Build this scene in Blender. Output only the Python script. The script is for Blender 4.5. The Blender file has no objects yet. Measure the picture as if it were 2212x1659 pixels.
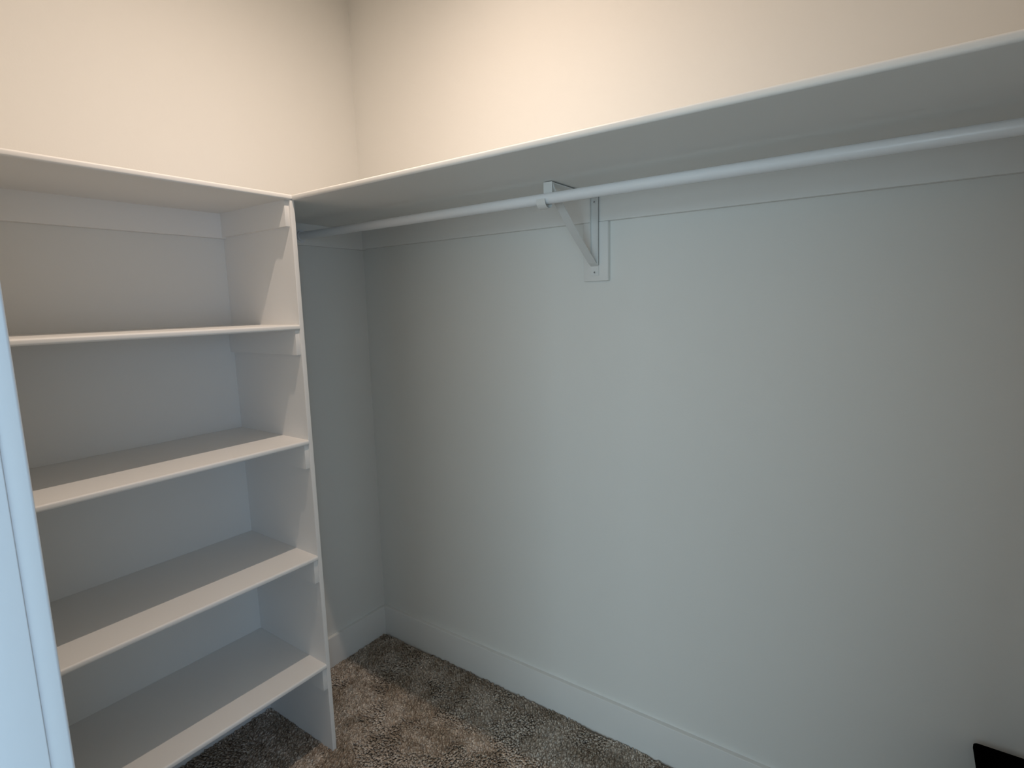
import bpy, bmesh, math, random
import numpy as np
from mathutils import Matrix, Vector

S = 1.08            # survey units -> metres (all sizes below are in survey units)
scene = bpy.context.scene
COL = scene.collection

# ------------------------------------------------------------------ camera
CAM = (1.9351, -1.6342, 1.5287)
YAW, PITCH, ROLL, FPX = 2.1886, -0.1433, -0.0247, 1192.9554
cam_data = bpy.data.cameras.new('camera')
cam = bpy.data.objects.new('camera', cam_data)
COL.objects.link(cam)
fw = Vector((math.cos(YAW) * math.cos(PITCH), math.sin(YAW) * math.cos(PITCH), math.sin(PITCH)))
rt = Vector((math.sin(YAW), -math.cos(YAW), 0))
up = rt.cross(fw)
r2 = rt * math.cos(ROLL) + up * math.sin(ROLL)
u2 = -rt * math.sin(ROLL) + up * math.cos(ROLL)
M = Matrix((r2, u2, -fw)).transposed().to_4x4()
M.translation = Vector(CAM) * S
cam.matrix_world = M
cam_data.sensor_width = 36.0
cam_data.lens = FPX / 2212 * 36.0
cam_data.clip_start = 0.02
scene.camera = cam

# ------------------------------------------------------------------ exposure, world, lights
scene.view_settings.view_transform = 'Standard'
scene.view_settings.look = 'None'
scene.view_settings.gamma = 1.0
scene.view_settings.use_curve_mapping = False
scene.view_settings.exposure = 0.0
DAY_W, DAY_C = 65.0, (0.447, 0.68, 1.0)
LAMP_C = (1.0, 0.811, 0.673)
DAY2_C = (0.668, 0.88, 1.0)
world = bpy.data.worlds.new('world')
scene.world = world
world.use_nodes = True
world.node_tree.nodes['Background'].inputs[0].default_value = (0.55, 0.75, 1.0, 1)
world.node_tree.nodes['Background'].inputs[1].default_value = 0.3

LAMP_W = 12.9
ld = bpy.data.lights.new('downlight', 'AREA')     # small LED downlight on the closet ceiling
ld.energy = LAMP_W; ld.color = LAMP_C; ld.shape = 'DISK'; ld.size = 0.018
lo = bpy.data.objects.new('downlight', ld)
lo.location = (0.92 * S, -0.765 * S, 2.742 * S)
COL.objects.link(lo)

wd = bpy.data.lights.new('window_daylight', 'AREA')      # daylight in the bedroom window behind the camera
wd.energy = DAY_W; wd.color = DAY_C; wd.shape = 'RECTANGLE'; wd.size = 1.95; wd.size_y = 1.45
wo = bpy.data.objects.new('window_daylight', wd)
wo.location = (4.38 * S, -2.64 * S, 1.5 * S)
wo.rotation_euler = (math.radians(90), 0, math.radians(90))
COL.objects.link(wo)
DAY2_W = 76.0
wd2 = bpy.data.lights.new('window_daylight', 'AREA')     # and in its second window, on the far wall
wd2.energy = DAY2_W; wd2.color = DAY2_C; wd2.shape = 'RECTANGLE'; wd2.size = 1.95; wd2.size_y = 1.45
wo2 = bpy.data.objects.new('window_daylight', wd2)
wo2.location = (2.97 * S, -4.88 * S, 1.5 * S)
wo2.rotation_euler = (math.radians(90), 0, 0)
COL.objects.link(wo2)

# ------------------------------------------------------------------ materials
def mat(name, col, rough=0.6, spec=0.3, bump=0.0, bscale=300.0, var=0.0, vscale=4.0, metal=0.0):
    m = bpy.data.materials.new(name); m.use_nodes = True
    nt = m.node_tree; b = nt.nodes['Principled BSDF']
    b.inputs['Base Color'].default_value = (*col, 1)
    b.inputs['Roughness'].default_value = rough
    b.inputs['Specular IOR Level'].default_value = spec
    b.inputs['Metallic'].default_value = metal
    tc = nt.nodes.new('ShaderNodeTexCoord')
    if var:
        n = nt.nodes.new('ShaderNodeTexNoise'); n.inputs['Scale'].default_value = vscale; n.inputs['Detail'].default_value = 4
        mx = nt.nodes.new('ShaderNodeMix'); mx.data_type = 'RGBA'
        mx.inputs[6].default_value = (*[c * (1 - var) for c in col], 1)
        mx.inputs[7].default_value = (*[min(1, c * (1 + var)) for c in col], 1)
        nt.links.new(tc.outputs['Object'], n.inputs['Vector'])
        nt.links.new(n.outputs['Fac'], mx.inputs[0]); nt.links.new(mx.outputs[2], b.inputs['Base Color'])
    if bump:
        n = nt.nodes.new('ShaderNodeTexNoise'); n.inputs['Scale'].default_value = bscale; n.inputs['Detail'].default_value = 3
        bp = nt.nodes.new('ShaderNodeBump'); bp.inputs['Strength'].default_value = bump; bp.inputs['Distance'].default_value = 0.002
        nt.links.new(tc.outputs['Object'], n.inputs['Vector'])
        nt.links.new(n.outputs['Fac'], bp.inputs['Height']); nt.links.new(bp.outputs['Normal'], b.inputs['Normal'])
    return m

M_WALL = mat('wall_paint', (0.82, 0.815, 0.78), 0.75, 0.2, 0.12, 140, 0.012, 3)
M_CEIL = mat('ceiling_paint', (0.80, 0.79, 0.76), 0.85, 0.1, 0.1, 90)
M_TRIM = mat('trim_enamel', (0.82, 0.815, 0.79), 0.42, 0.4, 0.05, 60)
M_SHELF = mat('shelf_enamel', (0.87, 0.86, 0.83), 0.45, 0.4, 0.06, 70, 0.012, 5)
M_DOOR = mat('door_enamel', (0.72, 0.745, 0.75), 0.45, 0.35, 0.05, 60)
M_ROD = mat('rod_enamel', (0.87, 0.885, 0.90), 0.28, 0.5)
M_BRKT = mat('bracket_enamel', (0.77, 0.775, 0.76), 0.40, 0.45)
M_SCREW = mat('screw_head', (0.10, 0.10, 0.10), 0.5, 0.5, metal=0.5)
M_BLACK = mat('black_plastic', (0.0015, 0.0015, 0.0018), 0.9, 0.0)
M_CERAM = mat('lampholder_porcelain', (0.85, 0.85, 0.82), 0.3, 0.5)
M_BACK = mat('carpet_backing', (0.26, 0.235, 0.205), 0.95, 0.0, 0.3, 200)

def carpet_mat():
    m = bpy.data.materials.new('carpet_fibre'); m.use_nodes = True
    nt = m.node_tree; b = nt.nodes['Principled BSDF']
    at = nt.nodes.new('ShaderNodeAttribute'); at.attribute_name = 'fibre'
    nt.links.new(at.outputs['Color'], b.inputs['Base Color'])
    b.inputs['Roughness'].default_value = 0.95; b.inputs['Specular IOR Level'].default_value = 0.0
    return m
M_PILE = carpet_mat()

# ------------------------------------------------------------------ builders
def finish(name, bm, m, parent=None, smooth=False):
    for v in bm.verts: v.co = v.co * S
    me = bpy.data.meshes.new(name); bm.to_mesh(me); bm.free()
    me.materials.append(m)
    if smooth:
        for p in me.polygons: p.use_smooth = True
        me.set_sharp_from_angle(angle=math.radians(40))
    o = bpy.data.objects.new(name, me); COL.objects.link(o)
    if parent is not None:
        o.parent = parent
        o.matrix_parent_inverse = Matrix.Translation(-parent.location)
    return o

def box_bm(x0, x1, y0, y1, z0, z1, bev=0.0, seg=2, pick=None, bm=None):
    """box; bev rounds the edges for which pick(edge midpoint, direction) holds (all when None)"""
    own = bm is None
    if own: bm = bmesh.new()
    r = bmesh.ops.create_cube(bm, size=1.0)
    c = Vector(((x0 + x1) / 2, (y0 + y1) / 2, (z0 + z1) / 2)); d = Vector((x1 - x0, y1 - y0, z1 - z0))
    for v in r['verts']: v.co = Vector((v.co.x * d.x, v.co.y * d.y, v.co.z * d.z)) + c
    if bev > 0:
        vs = set(r['verts']); es = []
        for e in bm.edges:
            if e.verts[0] in vs and e.verts[1] in vs:
                mid = (e.verts[0].co + e.verts[1].co) / 2
                dr = (e.verts[1].co - e.verts[0].co).normalized()
                if pick is None or pick(mid, dr): es.append(e)
        bmesh.ops.bevel(bm, geom=es, offset=bev, segments=seg, profile=0.5, affect='EDGES')
    return bm

def box(name, x0, x1, y0, y1, z0, z1, m, parent=None, bev=0.0, seg=2, pick=None):
    return finish(name, box_bm(x0, x1, y0, y1, z0, z1, bev, seg, pick), m, parent, bev > 0)

def tube_bm(p0, p1, r, n=32, bm=None):
    if bm is None: bm = bmesh.new()
    a, b = Vector(p0), Vector(p1); d = b - a
    mt = Matrix.Translation((a + b) / 2) @ d.to_track_quat('Z', 'Y').to_matrix().to_4x4()
    bmesh.ops.create_cone(bm, cap_ends=True, segments=n, radius1=r, radius2=r, depth=d.length, matrix=mt)
    return bm

def strip_bm(path, x0, x1, th, bm=None):
    """flat steel strip: a path of (y, z) points swept in x, thickness th to the left of the path"""
    if bm is None: bm = bmesh.new()
    P = [Vector((0, y, z)) for y, z in path]; n = len(P); rows = []
    for i in range(n):
        t = (P[min(i + 1, n - 1)] - P[max(i - 1, 0)]).normalized()
        nr = Vector((0, -t.z, t.y)) * th
        a, b = P[i], P[i] + nr
        rows.append([bm.verts.new((x, q.y, q.z)) for q in (a, b) for x in (x0, x1)])
    for i in range(n - 1):
        A, B = rows[i], rows[i + 1]
        for k, l in ((0, 1), (1, 3), (3, 2), (2, 0)):
            bm.faces.new((A[k], A[l], B[l], B[k]))
    for A in (rows[0], rows[-1]): bm.faces.new((A[0], A[1], A[3], A[2]))
    bmesh.ops.recalc_face_normals(bm, faces=bm.faces)
    return bm

def tag(o, label, cat=None, group=None, kind=None):
    o['label'] = label
    if cat: o['category'] = cat
    if group: o['group'] = group
    if kind: o['kind'] = kind
    return o

def thing(name, loc, label, cat, group=None):
    o = bpy.data.objects.new(name, None); COL.objects.link(o)
    o.location = Vector(loc) * S
    o.empty_display_size = 0.1
    return tag(o, label, cat, group)

def setting(o, label, cat):
    return tag(o, label, cat, kind='structure')

# ------------------------------------------------------------------ the setting
FZ = -0.008              # carpet backing; the pile reaches up to about z = 0
CZ = 2.82                # ceiling
YE, YB = -1.5115, -1.615  # entry wall: closet face, bedroom face
XN = 2.56                # far end of the closet
DX0, DX1, DZ = 1.30, 2.14, 1.92   # doorway
BX0, BX1, BY = 0.2, 4.4, -4.9     # bedroom beyond the doorway

floor = setting(box('floor', -0.1, BX1 + .1, BY - .1, 0.1, FZ - 0.1, FZ, M_BACK),
                'carpeted floor with a mottled brown grey pile', 'floor')
setting(box('ceiling', -0.1, BX1 + .1, BY - .1, 0.1, CZ, CZ + 0.1, M_CEIL), 'flat white ceiling above the closet', 'ceiling')
setting(box('wall_left', -0.1, 0, YE, 0, FZ, CZ, M_WALL), 'off white wall behind the built in shelves', 'wall')
setting(box('wall_right', -0.1, XN, 0, 0.1, FZ, CZ, M_WALL), 'long off white wall behind the hanging rod', 'wall')
setting(box('wall_end', XN, XN + 0.1, YE, 0.1, FZ, CZ, M_WALL), 'off white wall at the far right end of the closet', 'wall')
bm = box_bm(-0.1, DX0, YB, YE, FZ, CZ)
box_bm(DX1, XN + 0.1, YB, YE, FZ, CZ, bm=bm)
box_bm(DX0, DX1, YB, YE, DZ, CZ, bm=bm)
setting(finish('wall_entry', bm, M_WALL), 'off white wall around the closet doorway', 'wall')
# bedroom the daylight comes through
setting(box('wall_bedroom_left', BX0 - .1, BX0, BY, YB, FZ, CZ, M_WALL), 'off white bedroom wall beside the closet doorway', 'wall')
VX0, VX1 = 2.05, 3.90
bm = box_bm(BX0 - .1, VX0, BY - .1, BY, FZ, CZ)
box_bm(VX1, BX1 + .1, BY - .1, BY, FZ, CZ, bm=bm)
box_bm(VX0, VX1, BY - .1, BY, FZ, 0.82, bm=bm)
box_bm(VX0, VX1, BY - .1, BY, 2.18, CZ, bm=bm)
setting(finish('wall_bedroom_back', bm, M_WALL), 'off white bedroom wall far behind the camera', 'wall')
win = thing('window_2', ((VX0 + VX1) / 2, BY, .82), 'white framed window on the far bedroom wall', 'window'); win['kind'] = 'structure'
bm = box_bm(VX0, VX0 + .04, BY - .08, BY - .03, .82, 2.18)
box_bm(VX1 - .04, VX1, BY - .08, BY - .03, .82, 2.18, bm=bm)
box_bm(VX0 + .04, VX1 - .04, BY - .08, BY - .03, .82, .86, bm=bm)
box_bm(VX0 + .04, VX1 - .04, BY - .08, BY - .03, 2.14, 2.18, bm=bm)
finish('window_frame', bm, M_TRIM, win)
setting(box('wall_bedroom_front', XN + .1, BX1 + .1, YB, YE, FZ, CZ, M_WALL), 'off white bedroom wall to the right of the closet', 'wall')
WY0, WY1, WZ0, WZ1 = -3.58, -1.70, 0.82, 2.18
bm = box_bm(BX1, BX1 + .1, BY, WY0, FZ, CZ)
box_bm(BX1, BX1 + .1, WY1, YB, FZ, CZ, bm=bm)
box_bm(BX1, BX1 + .1, WY0, WY1, FZ, WZ0, bm=bm)
box_bm(BX1, BX1 + .1, WY0, WY1, WZ1, CZ, bm=bm)
setting(finish('wall_bedroom_right', bm, M_WALL), 'off white bedroom wall with the window', 'wall')
win = thing('window_1', (BX1, (WY0 + WY1) / 2, WZ0), 'white framed bedroom window behind the camera', 'window'); win['kind'] = 'structure'
xa, xb = BX1 + .03, BX1 + .08
bm = box_bm(xa, xb, WY0, WY0 + .04, WZ0, WZ1)
box_bm(xa, xb, WY1 - .04, WY1, WZ0, WZ1, bm=bm)
box_bm(xa, xb, WY0 + .04, WY1 - .04, WZ0, WZ0 + .04, bm=bm)
box_bm(xa, xb, WY0 + .04, WY1 - .04, WZ1 - .04, WZ1, bm=bm)
finish('window_frame', bm, M_TRIM, win)

# doorway: jamb lining, stop and casings
door = thing('door_1', (DX0, YB, FZ), 'white painted door jamb lit blue by daylight at left edge', 'doorway'); door['kind'] = 'structure'
YC = YE + 0.018          # closet-side face of the casing
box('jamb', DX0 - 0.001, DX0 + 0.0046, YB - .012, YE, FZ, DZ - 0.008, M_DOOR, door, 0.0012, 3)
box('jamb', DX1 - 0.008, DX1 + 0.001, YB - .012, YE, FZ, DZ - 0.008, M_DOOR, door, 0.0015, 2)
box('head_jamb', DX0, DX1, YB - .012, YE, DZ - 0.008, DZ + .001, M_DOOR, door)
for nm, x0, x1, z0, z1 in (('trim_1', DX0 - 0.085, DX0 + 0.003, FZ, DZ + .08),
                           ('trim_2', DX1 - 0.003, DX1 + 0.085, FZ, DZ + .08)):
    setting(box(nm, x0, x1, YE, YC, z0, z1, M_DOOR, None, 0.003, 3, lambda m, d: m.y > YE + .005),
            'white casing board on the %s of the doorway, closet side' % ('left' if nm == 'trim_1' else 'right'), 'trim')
setting(box('trim_3', DX0 + 0.003, DX1 - 0.003, YE, YC, DZ - 0.003, DZ + .08, M_TRIM, None, 0.003, 3),
        'white head casing over the doorway, closet side', 'trim')

# baseboards
BT, BH = 0.0160, 0.1343
def base(name, x0, x1, y0, y1, pick, label):
    setting(box(name, x0, x1, y0, y1, FZ, BH, M_TRIM, None, 0.0022, 3, pick), label, 'baseboard')
base('baseboard_right', 0, XN, -BT, 0, lambda m, d: m.z > .1 and m.y < -.01 and abs(d.x) > .9, 'white baseboard along the long wall under the hanging rod')
base('baseboard_left', 0, BT, YE, -BT, lambda m, d: m.z > .1 and m.x > .01 and abs(d.y) > .9, 'short white baseboard beside the shelf unit side panel')
base('baseboard_end', XN - BT, XN, YE, -BT, lambda m, d: m.z > .1 and m.x < XN - .01 and abs(d.y) > .9, 'white baseboard at the far right end of the closet')

# ------------------------------------------------------------------ carpet pile
def value_noise(x, y, cell, seed):
    rs = np.random.RandomState(seed); g = rs.rand(64, 64)
    u, v = x / cell, y / cell
    i, j = np.floor(u).astype(int), np.floor(v).astype(int)
    fu, fv = u - i, v - j
    fu, fv = fu * fu * (3 - 2 * fu), fv * fv * (3 - 2 * fv)
    i0, j0, i1, j1 = i % 64, j % 64, (i + 1) % 64, (j + 1) % 64
    return (g[i0, j0] * (1 - fu) + g[i1, j0] * fu) * (1 - fv) + (g[i0, j1] * (1 - fu) + g[i1, j1] * fu) * fv

def carpet(x0, x1, y0, y1, step):
    rs = np.random.RandomState(5)
    nx, ny = int((x1 - x0) / step), int((y1 - y0) / step)
    gx, gy = np.meshgrid(np.arange(nx), np.arange(ny), indexing='ij')
    x = x0 + (gx.ravel() + rs.rand(nx * ny) * .9) * step
    y = y0 + (gy.ravel() + rs.rand(nx * ny) * .9) * step
    keep = ~((y > -0.609) & (y < -0.587) & (x < 0.404))          # under the side panel
    x, y = x[keep], y[keep]; n = len(x)
    lay = 0.55 * value_noise(x + 9, y + 9, 0.13, 1) + 0.30 * value_noise(x + 9, y + 9, 0.05, 2) + 0.15 * value_noise(x + 9, y + 9, 0.021, 3)
    lay = np.clip((lay - .5) * 4.2 + .5, 0, 1)                    # brushed one way or the other
    ang = -1.0 + (value_noise(x + 5, y + 5, .2, 4) - .5) * 1.4 + rs.normal(0, .4, n)
    lean = (lay - .5) * 0.019 + rs.normal(0, .0014, n)
    h = 0.0085 + rs.normal(0, .0017, n)
    tx, ty = x + np.cos(ang) * lean, y + np.sin(ang) * lean
    # tips stay clear of walls, baseboards and the panel
    tx = np.clip(tx, BT + .001 if x0 < .1 else x0, x1); ty = np.clip(ty, YE + .02, -BT - .001)
    a0 = rs.rand(n) * 6.283; w = step * (0.74 + .22 * rs.rand(n)); wt = w * .80
    V = np.zeros((n, 6, 3)); 
    for k in range(3):
        a = a0 + k * 2.0944
        V[:, k] = np.stack([x + np.cos(a) * w, y + np.sin(a) * w, np.full(n, FZ + .0005)], 1)
        V[:, 3 + k] = np.stack([tx + np.cos(a + .5) * wt, ty + np.sin(a + .5) * wt, FZ + h + rs.normal(0, .0008, n)], 1)
    V[..., 0] = np.clip(V[..., 0], BT + .0005, x1); V[..., 1] = np.clip(V[..., 1], YE + .001, -BT - .0005)
    V = V.reshape(-1, 3) * S
    b = (np.arange(n) * 6)[:, None]
    F = np.concatenate([b + np.array([3, 4, 5])] + [b + np.array(t) for t in ((0, 1, 4), (0, 4, 3), (1, 2, 5), (1, 5, 4), (2, 0, 3), (2, 3, 5))], 0)
    me = bpy.data.meshes.new('carpet_pile')
    me.vertices.add(len(V)); me.vertices.foreach_set('co', V.ravel())
    me.loops.add(F.size); me.loops.foreach_set('vertex_index', F.ravel().astype(np.int32))
    me.polygons.add(len(F)); me.polygons.foreach_set('loop_start', np.arange(0, F.size, 3, dtype=np.int32))
    me.polygons.foreach_set('loop_total', np.full(len(F), 3, dtype=np.int32))
    me.update(calc_edges=True)
    # yarns of mixed brown, beige and grey
    pal = np.array([(0.300, 0.255, 0.212), (0.345, 0.302, 0.258), (0.25, 0.21, 0.172), (0.305, 0.275, 0.242), (0.40, 0.358, 0.31)])
    c = pal[rs.choice(5, n, p=(.3, .27, .18, .15, .10))] * (1 + rs.normal(0, .11, n))[:, None]
    blot = value_noise(x + 7, y + 3, .12, 7) * .55 + value_noise(x + 2, y + 8, .045, 8) * .45    # blotches: light and dark of trodden, brushed pile painted into the yarn colour
    blot = np.clip((blot - .5) * 3.0 + .5, 0, 1)[:, None]
    c = c * CARPET * (np.array([(0.76, 0.73, 0.69)]) * (1 - blot) + np.array([(1.15, 1.16, 1.17)]) * blot)
    c = np.clip(np.concatenate([c, np.ones((n, 1))], 1), 0, 1)
    at = me.color_attributes.new('fibre', 'FLOAT_COLOR', 'POINT')
    at.data.foreach_set('color', np.repeat(c, 6, axis=0).ravel().astype(np.float32))
    me.materials.append(M_PILE)
    o = bpy.data.objects.new('carpet_pile', me); COL.objects.link(o)
    o.parent = floor
    o['kind'] = 'stuff'
    return o
CARPET = 1.75
carpet(BT, XN - BT, YE + .001, -BT, 0.0074)

# ------------------------------------------------------------------ shelf unit on the left wall
TH = 0.0157                       # board thickness
PY0, PY1 = -0.6058, -0.5902       # side panel, left and right face
ZT = 1.872                        # top of the top shelves
unit = thing('shelf_unit', (0.2, -1.05, FZ), 'white built in shelf unit with four shelves and one side panel', 'shelves')
box('side_panel', 0.0145, 0.400, PY0, PY1, -0.006, ZT - TH, M_SHELF, unit, 0.0025, 3, lambda m, d: abs(d.z) > .9 and m.x > .3)
box('side_panel_scribe', 0.0004, 0.0145, PY0, PY1, BH + .002, ZT - TH, M_SHELF, unit)
front = lambda m, d: abs(d.y) > .9 and m.x > .3
CLH, CLT = 0.0785, 0.0140
for zt in (1.4816, 1.1142, 0.7210, 0.3305):
    box('shelf', 0.0005, 0.4015, YE + .0005, PY0, zt - TH, zt, M_SHELF, unit, 0.0052, 4, front)
    cl = lambda m, d: abs(d.z) > .9 and m.x > .3 or abs(d.x) > .9 and m.z < zt - TH - .05
    box('cleat', 0.0005, 0.395, PY0 - CLT, PY0, zt - TH - CLH, zt - TH, M_SHELF, unit, 0.0018, 2, lambda m, d: m.x > .3 and m.y < PY0 - .001)
    box('cleat', 0.0005, 0.395, YE + .0005, YE + CLT, zt - TH - CLH, zt - TH, M_SHELF, unit, 0.0018, 2, lambda m, d: m.x > .3 and m.y > YE + .001)

# ------------------------------------------------------------------ top shelves
CH, CT = 0.0780, 0.0180
box('back_cleat', 0.0005, CT, YE + .0005, PY0, ZT - TH - .0813, ZT - TH, M_SHELF, unit, 0.0015, 2, lambda m, d: abs(d.y) > .9 and m.x > .01 and m.z < 1.8)
box('cleat', CT, 0.391, PY0 - CLT, PY0, ZT - TH - .0775, ZT - TH, M_SHELF, unit, 0.0018, 2, lambda m, d: m.x > .3 and m.y < PY0 - .001)
box('cleat', CT, 0.391, YE + .0005, YE + CLT, ZT - TH - .0775, ZT - TH, M_SHELF, unit, 0.0018, 2, lambda m, d: m.x > .3 and m.y > YE + .001)
tl = box('top_shelf', 0.0005, 0.403, YE + .0005, -0.5999, ZT - TH, ZT, M_SHELF, None, 0.0050, 4, front)
tag(tl, 'shorter white top shelf board capping the shelf unit on the left wall', 'shelf')
tr = box('top_shelf', 0.0005, XN - .0005, -0.5998, -0.0005, ZT - TH, ZT, M_SHELF, None, 0.0050, 4,
         lambda m, d: abs(d.x) > .9 and m.y < -.5)
tag(tr, 'long deep white top shelf board above the hanging rod on the right wall', 'shelf')
# cleat boards nailed to the walls under the long top shelf
setting(box('trim_4', CT, XN - .0005, -CT, -0.0005, ZT - TH - CH, ZT - TH - .0003, M_SHELF, None, 0.0015, 2,
            lambda m, d: abs(d.x) > .9 and m.y < -.01 and m.z < 1.8), 'white cleat board along the right wall under the long top shelf', 'trim')
setting(box('trim_5', 0.0005, CT, PY1, -0.0005, ZT - TH - .0813, ZT - TH - .0003, M_SHELF, None, 0.0015, 2,
            lambda m, d: abs(d.y) > .9 and m.x > .01 and m.z < 1.8), 'short white cleat board on the left wall holding the rod end', 'trim')
setting(box('trim_6', XN - CT, XN - .0005, -.58, -CT, ZT - TH - .0813, ZT - TH - .0003, M_SHELF), 'white cleat board at the far right end under the long top shelf', 'trim')

# ------------------------------------------------------------------ hanging rod
RY, RZ, RR = -0.318, 1.8070, 0.0146
rod = thing('hanging_rod', (1.3, RY, RZ), 'long round white closet rod under the right top shelf', 'rod')
finish('tube', tube_bm((CT + .0015, RY, RZ), (XN - CT - .0015, RY, RZ), RR, 40), M_ROD, rod, True)
for x, s in ((CT, 1), (XN - CT, -1)):
    bm = tube_bm((x, RY, RZ), (x + s * .003, RY, RZ), 0.026, 32)
    tube_bm((x + s * .0025, RY, RZ), (x + s * .013, RY, RZ), 0.0185, 32, bm)
    finish('socket', bm, M_ROD, rod, True)

# ------------------------------------------------------------------ rod bracket on its backing board
XB = 1.1225; HW = 0.0135; ST = 0.0025
blk = box('backing_board', 1.0815, 1.1660, -CT - .001, -0.0005, 1.5955, ZT - TH - CH - .0006, M_TRIM, None, 0.0015, 2)
tag(blk, 'short vertical white board on the right wall behind the rod bracket', 'board')
br = thing('rod_bracket', (XB, -CT, 1.60), 'white steel shelf and rod bracket holding up the middle of the rod', 'bracket')
zA = ZT - TH - 0.0035
bmS = strip_bm([(-.0195, 1.612), (-.0195, 1.70), (-.0195, zA)], XB - HW, XB + HW, ST)
for sx in (-1, 1):                                   # folded side flanges of the strap
    box_bm(XB + sx * (HW - .001) - .001, XB + sx * (HW - .001) + .001, -.030, -.0195, 1.645, zA, bm=bmS)
finish('wall_strap', bmS, M_BRKT, br)
yf = -0.2985
finish('arm', strip_bm([(-.0195, zA), (-.15, zA), (yf, zA)], XB - HW, XB + HW, ST), M_BRKT, br)
# front plate drops behind the rod and curls under it as an open hook
path = [(yf, zA + .0015), (yf, 1.83), (yf, RZ)]
rc = abs(RY - yf); pc = []
R0 = 0.0205
for k in range(0, 25):
    a = -k / 24 * math.radians(190)
    pc.append((RY - .001 + R0 * math.cos(a), RZ - .006 + R0 * math.sin(a)))
path = [(yf, zA + .0015), (yf, 1.838), (pc[0][0], RZ + .005)] + pc
finish('rod_hook', strip_bm(path, XB - HW, XB + HW, -.0022), M_BRKT, br, True)
dp = [(-.0195, 1.640), (-.040, 1.6495), (-.148, 1.727), (-.217, 1.782), (-.285, 1.838), (-.296, zA - .001)]
bmD = strip_bm(dp, XB - HW * .95, XB + HW * .95, -ST)
finish('brace', bmD, M_BRKT, br)
for z in (1.838, 1.6225):
    bm = tube_bm((XB, -.0190, z), (XB, -.0245, z), .0052, 16)
    scr = finish('screw', bm, M_BRKT, br)
    bm = bmesh.new()
    box_bm(XB - .0032, XB + .0032, -.0249, -.0243, z - .0007, z + .0007, bm=bm)
    box_bm(XB - .0007, XB + .0007, -.0249, -.0243, z - .0032, z + .0032, bm=bm)
    finish('screw_slot', bm, M_SCREW, scr)

# ------------------------------------------------------------------ black bin by the right wall (only its rim corner is in view)
def rrect(x0, x1, y0, y1, r, z, n=6):
    P = []
    for cx, cy, a0 in ((x1 - r, y1 - r, 0), (x0 + r, y1 - r, 90), (x0 + r, y0 + r, 180), (x1 - r, y0 + r, 270)):
        for k in range(n + 1):
            a = math.radians(a0 + 90 * k / n); P.append((cx + r * math.cos(a), cy + r * math.sin(a), z))
    return P
def loft(rings, cap0=True, cap1=True):
    bm = bmesh.new(); R = [[bm.verts.new(p) for p in ring] for ring in rings]; n = len(R[0])
    for A, B in zip(R, R[1:]):
        for k in range(n): bm.faces.new((A[k], A[(k + 1) % n], B[(k + 1) % n], B[k]))
    if cap0: bm.faces.new(list(reversed(R[0])))
    if cap1: bm.faces.new(R[-1])
    bmesh.ops.recalc_face_normals(bm, faces=bm.faces)
    return bm
bx0, bx1, by0, by1, bz = 2.1345, 2.52, -0.36, -0.0225, 0.4525
bin_ = thing('storage_bin', ((bx0 + bx1) / 2, (by0 + by1) / 2, 0), 'black tapered open bin against the right wall, mostly out of frame', 'bin')
ins = 0.088
rings = [rrect(bx0 + ins, bx1 - ins, by0 + ins, by1 - ins, .02, 0.0005),
         rrect(bx0 + .006, bx1 - .006, by0 + .006, by1 - .006, .012, bz - .02),
         rrect(bx0 + .012, bx1 - .012, by0 + .012, by1 - .012, .010, bz - .004),
         rrect(bx0 + ins + .006, bx1 - ins - .006, by0 + ins + .006, by1 - ins - .006, .016, 0.010)]
finish('body', loft(rings), M_BLACK, bin_, True)
rings = [rrect(bx0 + .004, bx1 - .004, by0 + .004, by1 - .004, .010, bz - .014),
         rrect(bx0, bx1, by0, by1, .010, bz - .010), rrect(bx0, bx1, by0, by1, .010, bz - .002),
         rrect(bx0 + .002, bx1 - .002, by0 + .002, by1 - .002, .009, bz),
         rrect(bx0 + .012, bx1 - .012, by0 + .012, by1 - .012, .008, bz),
         rrect(bx0 + .013, bx1 - .013, by0 + .013, by1 - .013, .008, bz - .014)]
finish('rim', loft(rings, False, False), M_BLACK, bin_, True)

# ------------------------------------------------------------------ ceiling lamp holder (above the frame)
lamp = thing('ceiling_lamp', (0.92, -0.765, CZ), 'small white surface mounted downlight on the closet ceiling', 'lamp')
bm = bmesh.new(); n = 32; prof = [(0.0, 2.756), (0.034, 2.756), (0.034, 2.7475), (0.040, 2.7475), (0.040, CZ - .012), (0.055, CZ - .010), (0.055, CZ), (0.0, CZ)]
rings = []
for r, z in prof:
    rings.append([bm.verts.new((0.92, -.765, z))] if r == 0 else
                 [bm.verts.new((0.92 + r * math.cos(6.28319 * k / n), -.765 + r * math.sin(6.28319 * k / n), z)) for k in range(n)])
for A, B in zip(rings, rings[1:]):
    for k in range(n):
        q = (k + 1) % n
        bm.faces.new([A[0], B[q], B[k]] if len(A) == 1 else [A[k], A[q], B[0]] if len(B) == 1 else [A[k], A[q], B[q], B[k]])
bmesh.ops.recalc_face_normals(bm, faces=bm.faces)
finish('housing', bm, M_CERAM, lamp, True)
